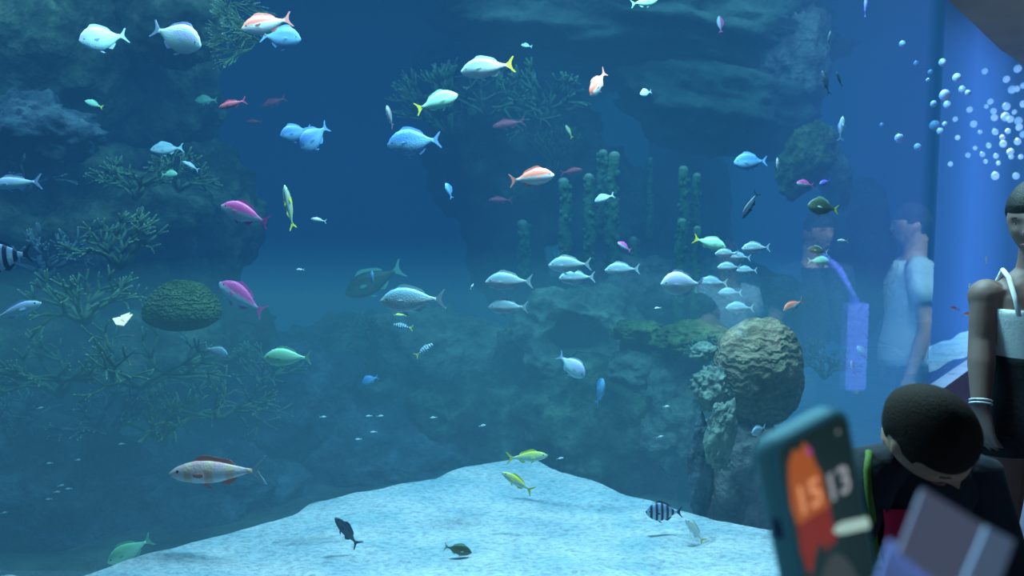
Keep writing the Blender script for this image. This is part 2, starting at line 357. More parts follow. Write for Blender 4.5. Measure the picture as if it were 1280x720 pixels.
# ------------------------------------------------------------------ branching corals
M_cg = plain('coral_green', (.10, .18, .10), .9, var=.4, vscale=12)
M_cb = plain('coral_blue', (.09, .15, .19), .9, var=.4, vscale=12)
M_cy = plain('coral_yellow_green', (.20, .28, .08), .9, var=.4, vscale=12)
M_ct = plain('coral_tip', (.32, .42, .30), .9)
def branch(b, tips, p, d, ln, r, depth, rnd, spread):
    q = p + d * ln; mid = p.lerp(q, .5) + V([rnd.uniform(-1, 1) for _ in range(3)]) * ln * .08
    b.tube([p, mid, q], [r, r * .9, r * .75], 6)
    if depth == 0:
        tips.tube([q - d * .004, q + d * ln * .10], [r * .78, r * .35], 6); return
    for k in range(rnd.choice((2, 2, 3))):
        nd = (d + V([rnd.uniform(-1, 1) * s for s in (spread, spread, spread * .8)])).normalized()
        branch(b, tips, q, nd, ln * rnd.uniform(.7, .95), r * .78, depth - 1, rnd, spread)
def coral_mesh(seed, n=7, depth=3, ln=.09, r=.012, spread=.75, up=.55):
    rnd = random.Random(seed); b = MB(); t = MB()
    for k in range(n):
        a = 2 * math.pi * k / n + rnd.uniform(-.3, .3)
        d = V((math.cos(a) * (1 - up) * 1.6, math.sin(a) * (1 - up) * 1.2, up + rnd.uniform(0, .4))).normalized()
        branch(b, t, V((0, 0, -.02)), d, ln, r, depth, rnd, spread)
    n = len(b.f); b.add(t.v, t.f); me = b.mesh('branching_coral'); me.polygons.foreach_set('material_index', [0 if k < n else 1 for k in range(len(me.polygons))]); me.materials.append(M_cg); me.materials.append(M_ct); return me
CM = {k: coral_mesh(k) for k in (1, 2, 3)}
CM[4] = coral_mesh(4, 9, 3, .10, .006, .5, .7); CM[5] = coral_mesh(5, 6, 3, .11, .009, 1.0, .3)
def coral(px, py, d, s, kind, mat, label, group=None, tilt=0, rz=0):
    e = bpy.data.objects.new('branching_coral', CM[kind]); COL.objects.link(e); e.location = P(px, py, d); e.scale = (s, s, s); e.rotation_euler = (0, tilt, rz)
    e.material_slots[0].link = 'OBJECT'; e.material_slots[0].material = mat
    tag(e, label, 'coral', group)
for i, (px, py, d, s, k, mt, lb, ti) in enumerate([
    (150, 330, 3.7, 1.0, 1, M_cg, 'green staghorn coral spreading left above the brain coral', 0),
    (105, 400, 3.6, 1.1, 2, M_cg, 'staghorn coral behind the small cream fleck', -.2),
    (60, 350, 3.8, 1.0, 3, M_cb, 'blue green staghorn coral right of the yellow fish tail', .2),
    (175, 480, 3.6, 1.2, 5, M_cg, 'wide staghorn thicket under the round brain coral', 0),
    (75, 490, 3.7, 1.2, 2, M_cg, 'staghorn coral with long pale fingers at lower left', .1),
    (135, 545, 3.7, 1.0, 1, M_cb, 'staghorn coral above the row of tiny glints at lower left', 0),
    (205, 550, 3.8, 1.0, 3, M_cy, 'yellow green branching coral above the banded pink fish', 0),
    (270, 520, 3.9, 1.0, 5, M_cg, 'branching coral right of the yellow green coral', .2),
    (30, 240, 4.0, 1.0, 1, M_cb, 'bluish coral bush behind the lilac fish at the left edge', 0),
    (170, 245, 4.0, .9, 2, M_cg, 'coral bush high on the left reef under the upright rock', 0),
    (225, 235, 4.1, .8, 3, M_cg, 'small coral sprig beside the open water at left', .3),
    (20, 545, 3.8, 1.0, 3, M_cb, 'coral clump in the lower left edge shadow', 0),
    (330, 480, 4.3, .9, 1, M_cg, 'low coral bush just below the green fish', 0),
    (320, 50, 4.0, .95, 4, M_cg, 'feathery green coral hanging at the top by the red fish', math.pi * .55),
    (290, 8, 4.0, .9, 4, M_cg, 'feathery green coral at the very top edge', math.pi * .7),
    (560, 165, 5.5, 1.6, 4, M_cg, 'hazy feathery coral below the green yellow fish', -.5),
    (610, 140, 5.5, 1.4, 5, M_cg, 'hazy branching coral spreading below the bright silver fish', 0),
    (680, 150, 5.5, 1.5, 1, M_cg, 'hazy coral bush below the upright red and white fish', 0),
    (690, 215, 5.6, 1.1, 4, M_cg, 'dim coral tuft right of the red backed fish', .4),
    (885, 450, 3.9, .5, 3, M_cg, 'small coral tuft between mossy ledge and boulder', 0),
    (470, 430, 5.0, .9, 2, M_cg, 'low coral bush under the large silver fish', 0),
    (1030, 470, 4.6, .8, 1, M_cg, 'dim green coral behind the top of the phone', 0)]):
    coral(px, py, d, s, k, mt, lb, None, ti, i * 1.3)
# pillar corals: knobbed green columns
M_pc = plain('pillar_coral_green', (.10, .22, .11), .9, bump=.6, bscale=40, var=.45, vscale=14)
def pillar(px, y0, y1, d, w, label, seed):
    rnd = random.Random(seed); p0 = P(px, y1, d); p1 = P(px, y0, d); e = empty('pillar_coral', p0); b = MB(); H = p1.z - p0.z; r = w * d / 1000 / 2
    n = 12; b.tube([V((r * .3 * math.sin(i * 1.1 + seed), 0, H * i / n)) for i in range(n + 1)], [r * (1 - .25 * i / n) * (1 + .15 * math.sin(i * 2.3)) for i in range(n + 1)], 14)
    for i in range(46):
        a = rnd.uniform(0, 2 * math.pi); z = rnd.uniform(.02, .98) * H; b.ell((r * .85 * math.cos(a), r * .85 * math.sin(a), z), (r * .38, r * .38, r * .5), None, 8, 6)
    b.build('column', M_pc, e); t = MB(); t.ell((r * .3 * math.sin(n * 1.1 + seed), 0, H), (r * .85, r * .85, r * .7), None, 14, 8); t.build('crown', M_ct, e)
    tag(e, label, 'coral')
for a in [(764, 196, 330, 5.2, 17, 'tallest green knobbed pillar coral in the mid distance cluster', 1), (752, 192, 300, 5.3, 13, 'slender pillar coral touching the left of the tallest one', 2),
          (736, 222, 330, 5.1, 14, 'shorter pillar coral left of the tallest pair', 3), (706, 228, 340, 5.2, 16, 'leftmost pale topped pillar coral of the cluster', 4),
          (852, 213, 400, 5.3, 14, 'tall pillar coral left of the pair beside dark open water', 5), (867, 221, 400, 5.4, 12, 'tall thin pillar coral bordering the dark open water', 6),
          (848, 277, 420, 5.0, 13, 'short pillar coral in front of the tall pair', 7), (868, 286, 410, 5.0, 11, 'low pillar coral right behind the yellow tailed fish', 8),
          (812, 200, 300, 5.8, 8, 'thin faint pillar coral between the two clusters', 9), (655, 280, 350, 5.6, 16, 'dim pillar coral below the red backed fish', 10),
          (792, 300, 380, 5.5, 13, 'dim pillar coral above the lilac rock slope', 11)]: pillar(*a)

# ------------------------------------------------------------------ fish
def fishmat(name, back, belly, z0=-.02, z1=.08, bars=0, bar=(.02, .02, .03), barw=.5, xtail=None, tailc=None):
    m, N, L = newmat(name); b = N['Principled BSDF']; b.inputs['Roughness'].default_value = .35; b.inputs['Specular IOR Level'].default_value = .5
    tc = N.new('ShaderNodeTexCoord'); sx = N.new('ShaderNodeSeparateXYZ'); L.new(tc.outputs['Object'], sx.inputs[0])
    mr = N.new('ShaderNodeMapRange'); mr.inputs['From Min'].default_value = z0; mr.inputs['From Max'].default_value = z1; L.new(sx.outputs['Z'], mr.inputs['Value'])
    mc = N.new('ShaderNodeMixRGB'); mc.inputs[1].default_value = c4(belly); mc.inputs[2].default_value = c4(back); L.new(mr.outputs[0], mc.inputs[0]); last = mc
    if bars:
        mu = N.new('ShaderNodeMath'); mu.operation = 'MULTIPLY'; mu.inputs[1].default_value = bars * 2 * math.pi; L.new(sx.outputs['X'], mu.inputs[0])
        si = N.new('ShaderNodeMath'); si.operation = 'SINE'; L.new(mu.outputs[0], si.inputs[0])
        g = N.new('ShaderNodeMapRange'); g.inputs['From Min'].default_value = barw - .3; g.inputs['From Max'].default_value = barw + .3; L.new(si.outputs[0], g.inputs['Value'])
        m2_ = N.new('ShaderNodeMixRGB'); L.new(g.outputs[0], m2_.inputs[0]); L.new(last.outputs[0], m2_.inputs[1]); m2_.inputs[2].default_value = c4(bar); last = m2_
    n = N.new('ShaderNodeTexVoronoi'); n.inputs['Scale'].default_value = 42; L.new(tc.outputs['Object'], n.inputs['Vector'])
    bp = N.new('ShaderNodeBump'); bp.inputs['Strength'].default_value = .15; bp.inputs['Distance'].default_value = .01; L.new(n.outputs['Distance'], bp.inputs['Height']); L.new(bp.outputs[0], b.inputs['Normal'])
    L.new(last.outputs[0], b.inputs['Base Color']); return m
M_eye = plain('fish_eye', (.01, .01, .015), .15)
def prof(kind):
    if kind == 'deep': return [(0, .012, 0), (.03, .05, -.01), (.09, .105, 0), (.18, .16, .008), (.3, .195, .01), (.43, .195, .008), (.56, .165, .005), (.68, .115, .003), (.78, .062, 0), (.85, .033, 0), (.9, .03, 0)]
    if kind == 'oval': return [(0, .012, 0), (.03, .06, -.01), (.09, .14, 0), (.2, .22, .008), (.33, .26, .01), (.46, .255, .008), (.6, .2, .005), (.72, .13, .003), (.8, .07, 0), (.86, .045, 0), (.9, .04, 0)]
    return [(0, .01, 0), (.03, .035, -.004), (.09, .07, 0), (.18, .1, .004), (.3, .122, .006), (.43, .122, .004), (.56, .105, 0), (.68, .075, 0), (.78, .045, 0), (.85, .028, 0), (.9, .026, 0)]
def fish_proto(shape, fork=.5, wid=.36):
    pr = prof(shape); X = lambda s: .5 - s; n = 18; out = {}
    b = MB(); rs = []
    for s, h, c in pr:
        wd = h * wid + (.012 if .05 < s < .7 else 0)
        rs.append([V((X(s), wd * math.cos(2 * math.pi * j / n) * (1 - .12 * math.sin(2 * math.pi * j / n)), c + h * math.sin(2 * math.pi * j / n))) for j in range(n)])
    b.rings(rs); me = b.mesh('body'); out['body'] = me
    def fin(pts, t=.006, name='fin'):
        m = MB(); m.slab([V(p) for p in pts], t); return m.mesh(name, False)
    tl = .16; f_ = fork * .09
    out['tail_fin'] = fin([(X(.87), 0, .028), (X(.93), 0, .06), (X(1.03), 0, tl), (X(1.055), 0, tl * .97), (X(1.0), 0, .07), (X(1.03 - f_), 0, 0), (X(1.0), 0, -.07), (X(1.055), 0, -tl * .97), (X(1.03), 0, -tl), (X(.93), 0, -.06), (X(.87), 0, -.028)])
    def hz(s):
        for (a, h, c), (a2, h2, c2) in zip(pr, pr[1:]):
            if a <= s <= a2: t = (s - a) / (a2 - a); return (h + (h2 - h) * t, c + (c2 - c) * t)
        return (pr[-1][1], 0)
    ds = [.24, .32, .40, .48, .56, .64, .70]; hh = [.01, .05, .055, .045, .04, .04, .008]
    up = [(X(s), 0, hz(s)[0] + hz(s)[1] - .008) for s in ds]; tp = [(X(s + .02), 0, hz(s)[0] + hz(s)[1] + h) for s, h in zip(ds, hh)]
    m = MB(); m.rings([[V((x, -.003, z)) for x, _, z in up], [V((x, -.002, z)) for x, _, z in tp], [V((x, .002, z)) for x, _, z in tp], [V((x, .003, z)) for x, _, z in up]], closed=False); out['dorsal_fin'] = m.mesh('dorsal_fin', False)
    ds = [.54, .6, .66, .71]; hh = [.01, .055, .04, .008]
    up = [(X(s), 0, -hz(s)[0] + hz(s)[1] + .008) for s in ds]; tp = [(X(s + .03), 0, -hz(s)[0] + hz(s)[1] - h) for s, h in zip(ds, hh)]
    m = MB(); m.rings([[V((x, -.003, z)) for x, _, z in up], [V((x, -.002, z)) for x, _, z in tp], [V((x, .002, z)) for x, _, z in tp], [V((x, .003, z)) for x, _, z in up]], closed=False); out['anal_fin'] = m.mesh('anal_fin', False)
    for sg in (1, -1):
        h = hz(.27)[0]; y = sg * (h * wid + .012); x = X(.27)
        out['pectoral_fin' + str(sg)] = fin([(x, y * .93, -.01), (x - .05, y * 1.05, .012), (x - .13, y + sg * .035, -.005), (x - .14, y + sg * .04, -.03), (x - .09, y + sg * .02, -.045), (x - .01, y * .93, -.035)], .004)
        m = MB(); h = hz(.11)[0]; m.ell((X(.11), sg * (h * wid + .004), .022), (.019, .01, .019), None, 10, 8); out['eye' + str(sg)] = m.mesh('eye')
    h = hz(.36)[0]; out['pelvic_fin'] = fin([(X(.34), 0, -h + .012), (X(.41), 0, -h + .008), (X(.47), 0, -h - .05), (X(.42), 0, -h - .045)], .006)
    return out
FP = {'deep': fish_proto('deep'), 'oval': fish_proto('oval', .6, .3), 'slim': fish_proto('slim', .8, .42)}
def K(shape, mat, fin, tail=None): return (shape, mat, fin, tail or fin)
def fm(n, c, r=.5): return plain(n, c, r)
F_sil = fishmat('silver_skin', (.20, .36, .46), (.56, .72, .78)); F_silf = fm('silver_fin', (.5, .72, .8))
F_blu = fishmat('blue_skin', (.08, .24, .60), (.20, .45, .72)); F_bluf = fm('blue_fin', (.2, .42, .8))
F_pal = fishmat('pale_lilac_skin', (.55, .60, .95), (.60, .88, .90)); F_palf = fm('pale_fin', (.5, .65, .95))
F_red = fishmat('red_back_skin', (.95, .22, .14), (.85, .85, .85), -.01, .05); F_redf = fm('red_fin', (.9, .3, .25))
F_dre = fishmat('dull_red_skin', (.65, .06, .10), (.55, .12, .16)); F_dref = fm('dull_red_fin', (.55, .08, .12))
F_pin = fishmat('magenta_skin', (.80, .10, .38), (.55, .70, .85), -.03, .05); F_pinf = fm('magenta_fin', (.75, .15, .45))
F_gre = fishmat('green_skin', (.30, .66, .42), (.50, .90, .66)); F_gref = fm('green_fin', (.35, .7, .5))
F_yel = fishmat('yellow_skin', (.75, .72, .10), (.65, .80, .62)); F_yelf = fm('yellow_fin', (.85, .80, .08))
F_bar = fishmat('barred_skin', (.25, .35, .55), (.50, .65, .75), bars=6.5, bar=(.01, .015, .05), barw=.1); F_drkf = fm('dark_fin', (.03, .05, .10))
F_drk = fishmat('dark_skin', (.02, .04, .07), (.06, .12, .16)); F_olv = fishmat('olive_skin', (.06, .09, .05), (.14, .18, .10))
F_ban = fishmat('banded_pink_skin', (.95, .45, .48), (.95, .90, .92), -.05, .10, bars=4.5, bar=(.95, .62, .45), barw=.4)
F_vio = fishmat('violet_skin', (.28, .18, .95), (.3, .3, .95)); F_viof = fm('violet_fin', (.3, .2, .9))
F_whi = fishmat('white_skin', (.85, .9, .95), (.9, .95, .95)); F_whif = fm('white_fin', (.85, .9, .95))
KD = {'whitey': K('slim', fishmat('cream_skin', (.85, .88, .75), (.9, .95, .9)), F_whif, F_yelf), 'silver': K('deep', F_sil, F_silf), 'silvery': K('deep', F_sil, F_silf, F_yelf), 'blue': K('oval', F_blu, F_bluf), 'pale': K('oval', F_pal, F_palf), 'red': K('deep', F_red, F_redf), 'dred': K('slim', F_dre, F_dref),
      'pink': K('deep', F_pin, F_pinf), 'green': K('deep', F_gre, F_gref), 'greeny': K('deep', F_gre, F_gref, F_yelf), 'yellow': K('slim', F_yel, F_yelf), 'barred': K('oval', F_bar, F_drkf),
      'dark': K('slim', F_drk, F_drkf), 'darky': K('oval', F_olv, F_gref, F_yelf), 'olive': K('deep', F_olv, F_gref), 'banded': K('slim', F_ban, F_redf, F_silf), 'violet': K('deep', F_vio, F_viof), 'white': K('slim', F_whi, F_whif), 'slimblue': K('slim', F_pal, F_palf), 'stripey': K('slim', fishmat('fine_striped_skin', (.7, .85, .95), (.7, .85, .95), bars=9, bar=(.03, .08, .15), barw=0), F_silf, F_yelf)}
def fish(px, py, ln, ang, kind, label, d=3.0, yaw=0, group=None, cat='fish'):
    sh, mat, fin, tail = KD[kind]; L_ = ln * d / 1000 / max(.35, math.cos(math.radians(yaw))) / 1.05
    a = math.radians(ang); wv = math.radians(yaw)
    f = (RT * math.cos(a) + UP * math.sin(a)) * math.cos(wv) - FW * math.sin(wv)
    u = UP - f * UP.dot(f)
    if u.length < .25: u = RT * (-1 if math.cos(a) >= 0 else 1) * 1.0; u = u - f * u.dot(f)
    u.normalize(); sd = u.cross(f); M = Matrix((f, sd, u)).transposed().to_4x4()
    e = empty('fish'); e.matrix_world = Matrix.Translation(P(px, py, d)) @ M @ Matrix.Scale(L_, 4)
    mats = {'body': mat, 'tail_fin': tail, 'dorsal_fin': fin, 'anal_fin': fin, 'pelvic_fin': fin, 'eye1': M_eye, 'eye-1': M_eye, 'pectoral_fin1': fin, 'pectoral_fin-1': fin}
    for k, me in FP[sh].items():
        if ln < 22 and k in ('pelvic_fin', 'pectoral_fin1', 'pectoral_fin-1', 'anal_fin'): continue
        o = bpy.data.objects.new(k.rstrip('1').rstrip('-'), me); COL.objects.link(o); o.parent = e
        if not len(me.materials): me.materials.append(None)
        o.material_slots[0].link = 'OBJECT'; o.material_slots[0].material = mats[k]
    tag(e, label, cat, group); return e
FISH = [
 (128, 48, 46, 205, 'pale', 'pale lilac fish turning away near the top left, tail to the right', 3.0, 40),
 (222, 47, 72, -22, 'pale', 'plump pale fish heading down right at the top left', 2.8, 10),
 (332, 30, 62, 195, 'red', 'red fish at the top overlapping a blue fish', 3.0, 10),
 (352, 47, 54, -8, 'blue', 'round blue fish just under the red fish at the top', 3.1, 10),
 (290, 130, 36, 195, 'dred', 'small dull red fish in dark water left of centre top', 3.3, 0),
 (341, 128, 34, 200, 'dred', 'faint dark red fish deeper right of the dull red one', 4.8, 0),
 (317, 152, 20, 180, 'dred', 'faintest tiny red fish below the two dark red ones', 4.8, 0),
 (369, 166, 36, 200, 'blue', 'blue fish on the left of the overlapping blue pair', 3.1, 30),
 (392, 172, 44, 232, 'blue', 'blue fish with splayed fins on the right of the overlapping pair', 2.9, 35),
 (487, 145, 22, 100, 'red', 'small rusty fish seen head on above the blue fish', 3.6, 50),
 (516, 178, 68, 186, 'blue', 'blue fish swimming left with a long thin tail below the rusty one', 2.9, 0),
 (547, 127, 56, 20, 'greeny', 'green fish with yellow tail heading up right', 3.0, 0),
 (608, 85, 68, 188, 'silvery', 'bright silver fish with yellowish tail near the top centre', 2.8, 0),
 (747, 105, 42, 240, 'red', 'red and white fish diving with its tail up', 2.9, 25),
 (807, 116, 17, 200, 'pale', 'tiny pale blue fish under the hazy ridge', 3.4, 30),
 (666, 222, 57, 8, 'red', 'red backed white bellied fish swimming right in the centre', 2.8, 0),
 (937, 202, 42, 182, 'blue', 'blue fish with thin tail left of the hazy rock arch', 3.2, 0),
 (972, 207, 20, 100, 'red', 'tiny upright red fish left of the hazy rock arch', 3.3, 20),
 (561, 238, 20, 110, 'blue', 'small upright blue fish in dark open water at centre', 3.3, 20),
 (305, 267, 64, 160, 'pink', 'pink backed fish with magenta tail over the blue void', 2.8, 0),
 (361, 258, 54, 96, 'yellow', 'yellow green fish swimming straight up beside the pink one', 2.9, 20),
 (0, 322, 78, 188, 'barred', 'barred fish at the left edge, mostly out of view', 2.9, 0),
 (22, 388, 66, 18, 'slimblue', 'long silver blue fish at the left edge heading up right', 2.8, 0),
 (18, 229, 66, 184, 'slimblue', 'lilac long fish at the left edge above the barred one', 3.0, 0),
 (301, 371, 68, 146, 'pink', 'dark magenta fish right of the brain coral', 3.1, 0),
 (271, 439, 32, -15, 'silver', 'small pale teal fish below the brain coral', 2.9, 10),
 (358, 447, 60, 180, 'green', 'light green fish swimming left over the low reef', 2.8, 0),
 (269, 590, 122, 182, 'banded', 'long pink and yellow banded fish above the sand at left', 2.6, 0),
 (161, 689, 58, 208, 'green', 'pale green fish nosing the bottom at the lower left', 2.7, 10),
 (514, 375, 82, 182, 'silver', 'largest silver fish swimming left at the centre', 2.7, 0),
 (466, 352, 80, 205, 'olive', 'big dim olive fish in the haze behind the largest silver fish', 4.6, 0),
 (465, 348, 18, 80, 'blue', 'thin blue fish upright before the dim olive fish', 3.6, 50),
 (635, 352, 60, 181, 'silver', 'silver fish swimming left directly above another left of the school', 2.8, 0),
 (634, 384, 50, 180, 'silver', 'silver fish with darker flank, lower of two left of the school', 2.8, 0),
 (711, 331, 54, 182, 'silver', 'silver fish touching the one below it in the centre right', 2.8, 0),
 (720, 347, 46, 182, 'silver', 'silver fish tucked beneath another in the centre right', 2.9, 0),
 (777, 337, 44, 182, 'silver', 'lone silver fish between the touching pair and the large headed one', 2.9, 0),
 (852, 355, 58, 180, 'pale', 'deep bodied bright silver fish leading the right hand school', 2.7, 15),
 (891, 353, 36, 178, 'silver', 'small silver fish right behind the deep bodied leader', 3.0, 0),
 (888, 304, 40, -18, 'greeny', 'pale fish with raised yellow tail above the school', 2.9, 15),
 (908, 317, 30, 180, 'silver', 'silver fish in the school just under the yellow tailed one', 2.8, 0),
 (924, 321, 28, 175, 'silver', 'silver fish overlapping its neighbour in the middle of the school', 3.0, 0),
 (944, 310, 36, 182, 'silver', 'upper right silver fish of the small school', 2.9, 0),
 (911, 334, 30, 180, 'silver', 'small silver fish in the third row of the school', 3.0, 0),
 (933, 338, 26, 180, 'silver', 'smallest silver fish on the right of the third row', 3.1, 0),
 (912, 366, 30, 180, 'silver', 'silver fish with dark eye second from the bottom of the school', 3.0, 0),
 (924, 385, 36, 180, 'silver', 'lowest silver fish of the school above the brown boulder', 2.95, 0),
 (937, 257, 40, 238, 'dark', 'dark slender fish hanging nose down above the school', 3.0, 10),
 (1028, 259, 42, 172, 'darky', 'round dark olive fish with yellow tail right of the school', 3.0, 10),
 (991, 382, 30, 205, 'red', 'small curved red fish above the right of the boulder', 3.0, 15),
 (1006, 230, 24, 175, 'pink', 'small pink fish under the hazy rock arch', 3.2, 15),
 (1031, 228, 17, 200, 'violet', 'tiny glowing violet fish under the hazy rock arch', 3.2, 20),
 (646, 602, 46, 148, 'yellow', 'yellow striped fish over the crest of the sand', 2.8, 0),
 (660, 571, 52, 6, 'yellow', 'pale fish with yellow back just above the sand crest', 3.1, 10),
 (829, 640, 46, 180, 'barred', 'dark barred fish near the sand at the foot of the boulder', 2.75, 0),
 (433, 664, 48, 124, 'dark', 'dark fish standing on its tail above its shadow on the sand', 2.6, 15),
 (573, 687, 36, -12, 'olive', 'small olive fish resting low over the sand', 2.6, 0),
 (868, 663, 42, 128, 'whitey', 'whitish yellow fish nosing the sand under the boulder', 2.7, 15),
 (715, 458, 42, -40, 'pale', 'bright blue white fish heading down across the pale rock', 3.0, 15),
 (750, 489, 36, 80, 'blue', 'blurry blue fish upright right of the bright blue white one', 3.4, 30),
 (500, 394, 16, 180, 'yellow', 'tiny bright yellow fish under the largest silver fish', 3.0, 0),
 (531, 437, 28, 35, 'stripey', 'small striped fish heading up over the centre mound', 3.3, 0),
 (503, 408, 26, 170, 'stripey', 'small striped fish just below the tiny yellow one', 3.6, 0),
 (462, 475, 22, 200, 'blue', 'small blue fish over the dark mossy mound', 3.4, 0),
 (755, 248, 27, 200, 'silver', 'small teal fish before the left pillar corals', 3.1, 10),
 (780, 308, 20, 150, 'pink', 'tiny lilac pink fish between the pillar corals', 3.3, 20),
 (117, 130, 20, 160, 'greeny', 'small yellow green fish on the upper left reef', 3.5, 20),
 (635, 155, 42, 190, 'dred', 'dim reddish fish in haze above the red backed one', 5.0, 0),
 (711, 164, 18, 120, 'yellow', 'small olive yellow fish in the hazy coral', 4.0, 20),
 (715, 214, 28, 10, 'dred', 'faint rusty fish right of the red backed one', 4.6, 0),
 (625, 250, 30, 180, 'dred', 'barely visible lilac fish below the red backed one', 5.0, 0),
 (398, 275, 20, 170, 'white', 'small white fish over the blue void', 3.2, 0),
 (375, 337, 11, 180, 'white', 'tiny white fish low over the blue void', 3.2, 0),
 (590, 358, 8, 60, 'white', 'tiniest white fish left of the paired silver fish', 3.0, 0),
 (1036, 48, 18, 85, 'dark', 'small dark upright fish near the top right of the ridge', 3.2, 20),
 (1032, 103, 32, 110, 'dark', 'dark upright fish above the hazy rock arch, left of two', 3.2, 10),
 (1049, 99, 20, 120, 'dark', 'dark upright fish above the hazy rock arch, right of two', 3.2, 20),
 (1052, 160, 30, 88, 'slimblue', 'slender pale blue upright fish beside the rock arch', 3.2, 10),
 (208, 186, 34, 190, 'silver', 'pale fish with arched fins by the upper left reef', 3.6, 30),
 (212, 218, 24, 0, 'green', 'small teal fish beneath the arched one', 3.5, 20),
 (238, 207, 22, 150, 'slimblue', 'little blue fish at the reef edge by open water', 3.6, 10),
 (257, 125, 28, 180, 'green', 'faint teal fish left of the dull red fish', 4.6, 0),
 (948, 538, 24, 190, 'silver', 'pale fish at the upper left corner of the phone', 2.75, 40),
 (1078, 441, 24, 130, 'green', 'small pale oval fish above the boy', 3.4, 10),
 (1066, 459, 20, 110, 'red', 'small red fish left of the pale oval one above the boy', 3.2, 20),
 (1053, 301, 16, 180, 'white', 'tiny white triangular fish right of the school', 3.0, 20),
 (1022, 313, 26, 170, 'olive', 'small dim green fish right of the school', 3.2, 0),
 (1024, 326, 28, 0, 'green', 'thin pale green fish under the dim green one', 3.2, 0),
 (806, 2, 34, 10, 'green', 'teal fish cut off by the top edge of the view', 3.4, 0),
 (1082, 8, 24, 95, 'violet', 'violet fish at the very top right', 3.2, 20),
 (658, 57, 14, 170, 'silver', 'tiny pale fish right of the bright silver one at the top', 3.8, 0),
 (1193, 386, 13, 170, 'pink', 'tiny pink and white fish shape standing in for a lamp reflection, left over the far sand patch', 6.1, 0),  # fish shapes added for lamp reflections, down to the woman's shoulder
 (1208, 393, 13, 10, 'red', 'tiny rosy fish shape standing in for a lamp reflection, in the middle over the far sand patch', 6.3, 0),
 (1222, 388, 12, 120, 'pink', 'tiny pink fish shape standing in for a lamp reflection beside the arm of the woman', 6.6, 0),
 (1212, 358, 10, 80, 'white', 'tiny white upright fish shape standing in for a lamp reflection above the rosy ones', 6.3, 0),
 (1233, 325, 10, 90, 'white', 'tiny white fish shape standing in for a lamp reflection just above the shoulder of the woman', 6.8, 0),
 (900, 30, 20, 100, 'pink', 'small faint lilac fish before the hazy rock column', 4.0, 10)]
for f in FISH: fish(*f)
# tiny white fish shapes standing in for sparkles of light on the reef
for px, py in [(50, 510), (62, 579), (76, 607), (71, 615), (61, 624), (86, 611), (97, 575), (152, 555), (5, 641), (404, 521), (461, 520), (475, 520), (467, 540), (448, 549), (542, 522), (603, 532), (700, 573), (885, 473), (890, 492), (822, 385), (833, 508), (825, 546)]:
    fish(px, py, 9, random.choice((185, 12, 5)), 'white', 'tiny white fish shape standing in for a glint low against the dark reef', 3.3, 0, 'tiny fish shaped glints low on the reef')
# cream fleck, brightened by glow put into its colour
b = MB(); c = P(151, 400, 2.7); b.slab([c + RT * -.028 + UP * .004, c + RT * .026 + UP * .018 + FW * .03, c + RT * .024 + UP * -.018 - FW * .03, c + RT * -.006 + UP * -.015 - FW * .02], .004); b.slab([c + RT * .0 + UP * .014, c + RT * .022 + UP * .024 + FW * .02, c + RT * .022 + UP * -.004 - FW * .02], .003)
tag(b.build('cream_fleck', plain('cream_scrap', (.95, .92, .72), .6, emit=(.9, .85, .6), es=.35), smooth=False), 'small cream coloured scrap drifting over the left reef', 'scrap')
# round bubble shapes with glow put into their colour
M_bub = plain('glow_bubble', (.22, .38, .75), .3, spec=.6, emit=(.2, .4, 1), es=.22); M_bub2 = plain('glow_bubble_bright', (.8, .9, 1), .1, spec=1, emit=(.25, .5, 1), es=.9)
BUB = [(1178, 78, 9, 1), (1145, 79, 6, 1), (1196, 97, 10, 1), (1181, 119, 13, 1), (1184, 131, 9, 1), (1203, 112, 9, 1), (1210, 116, 7, 1), (1167, 130, 8, 1), (1168, 157, 12, 1), (1175, 164, 8, 1), (1124, 173, 11, 1), (1147, 184, 9, 1),
       (1217, 155, 8, 0), (1231, 89, 7, 0), (1258, 99, 8, 0), (1272, 86, 9, 0), (1265, 112, 9, 0), (1271, 111, 7, 0), (1258, 133, 9, 0), (1257, 146, 10, 0), (1263, 149, 8, 0), (1238, 127, 7, 0), (1242, 139, 7, 0), (1243, 147, 8, 0), (1233, 133, 5, 0),
       (1273, 151, 9, 0), (1274, 159, 8, 0), (1279, 107, 7, 0), (1279, 168, 8, 0), (1272, 177, 8, 0), (1244, 165, 7, 0), (1253, 172, 6, 0), (1254, 180, 8, 0), (1263, 190, 8, 0), (1264, 196, 6, 0), (1245, 195, 6, 0), (1228, 193, 6, 0), (1210, 194, 6, 0),
       (1197, 172, 6, 0), (1212, 137, 7, 0), (1194, 149, 6, 0), (1244, 220, 9, 0), (1270, 220, 8, 0), (1232, 202, 5, 0), (1248, 204, 5, 0), (1163, 90, 6, 1), (1181, 155, 6, 1), (1160, 100, 5, 1), (1128, 55, 8, 1), (1102, 156, 5, 1),
       (1279, 130, 8, 0), (1268, 140, 6, 0), (1260, 164, 6, 0), (1276, 196, 6, 0), (1236, 182, 6, 0), (1225, 165, 5, 0), (1219, 185, 5, 0), (1188, 205, 6, 0)]
bme = MB(); bme.ell((0, 0, 0), (.5, .5, .55), None, 14, 10); bme = bme.mesh('glow_bubble'); bme.materials.append(M_bub)
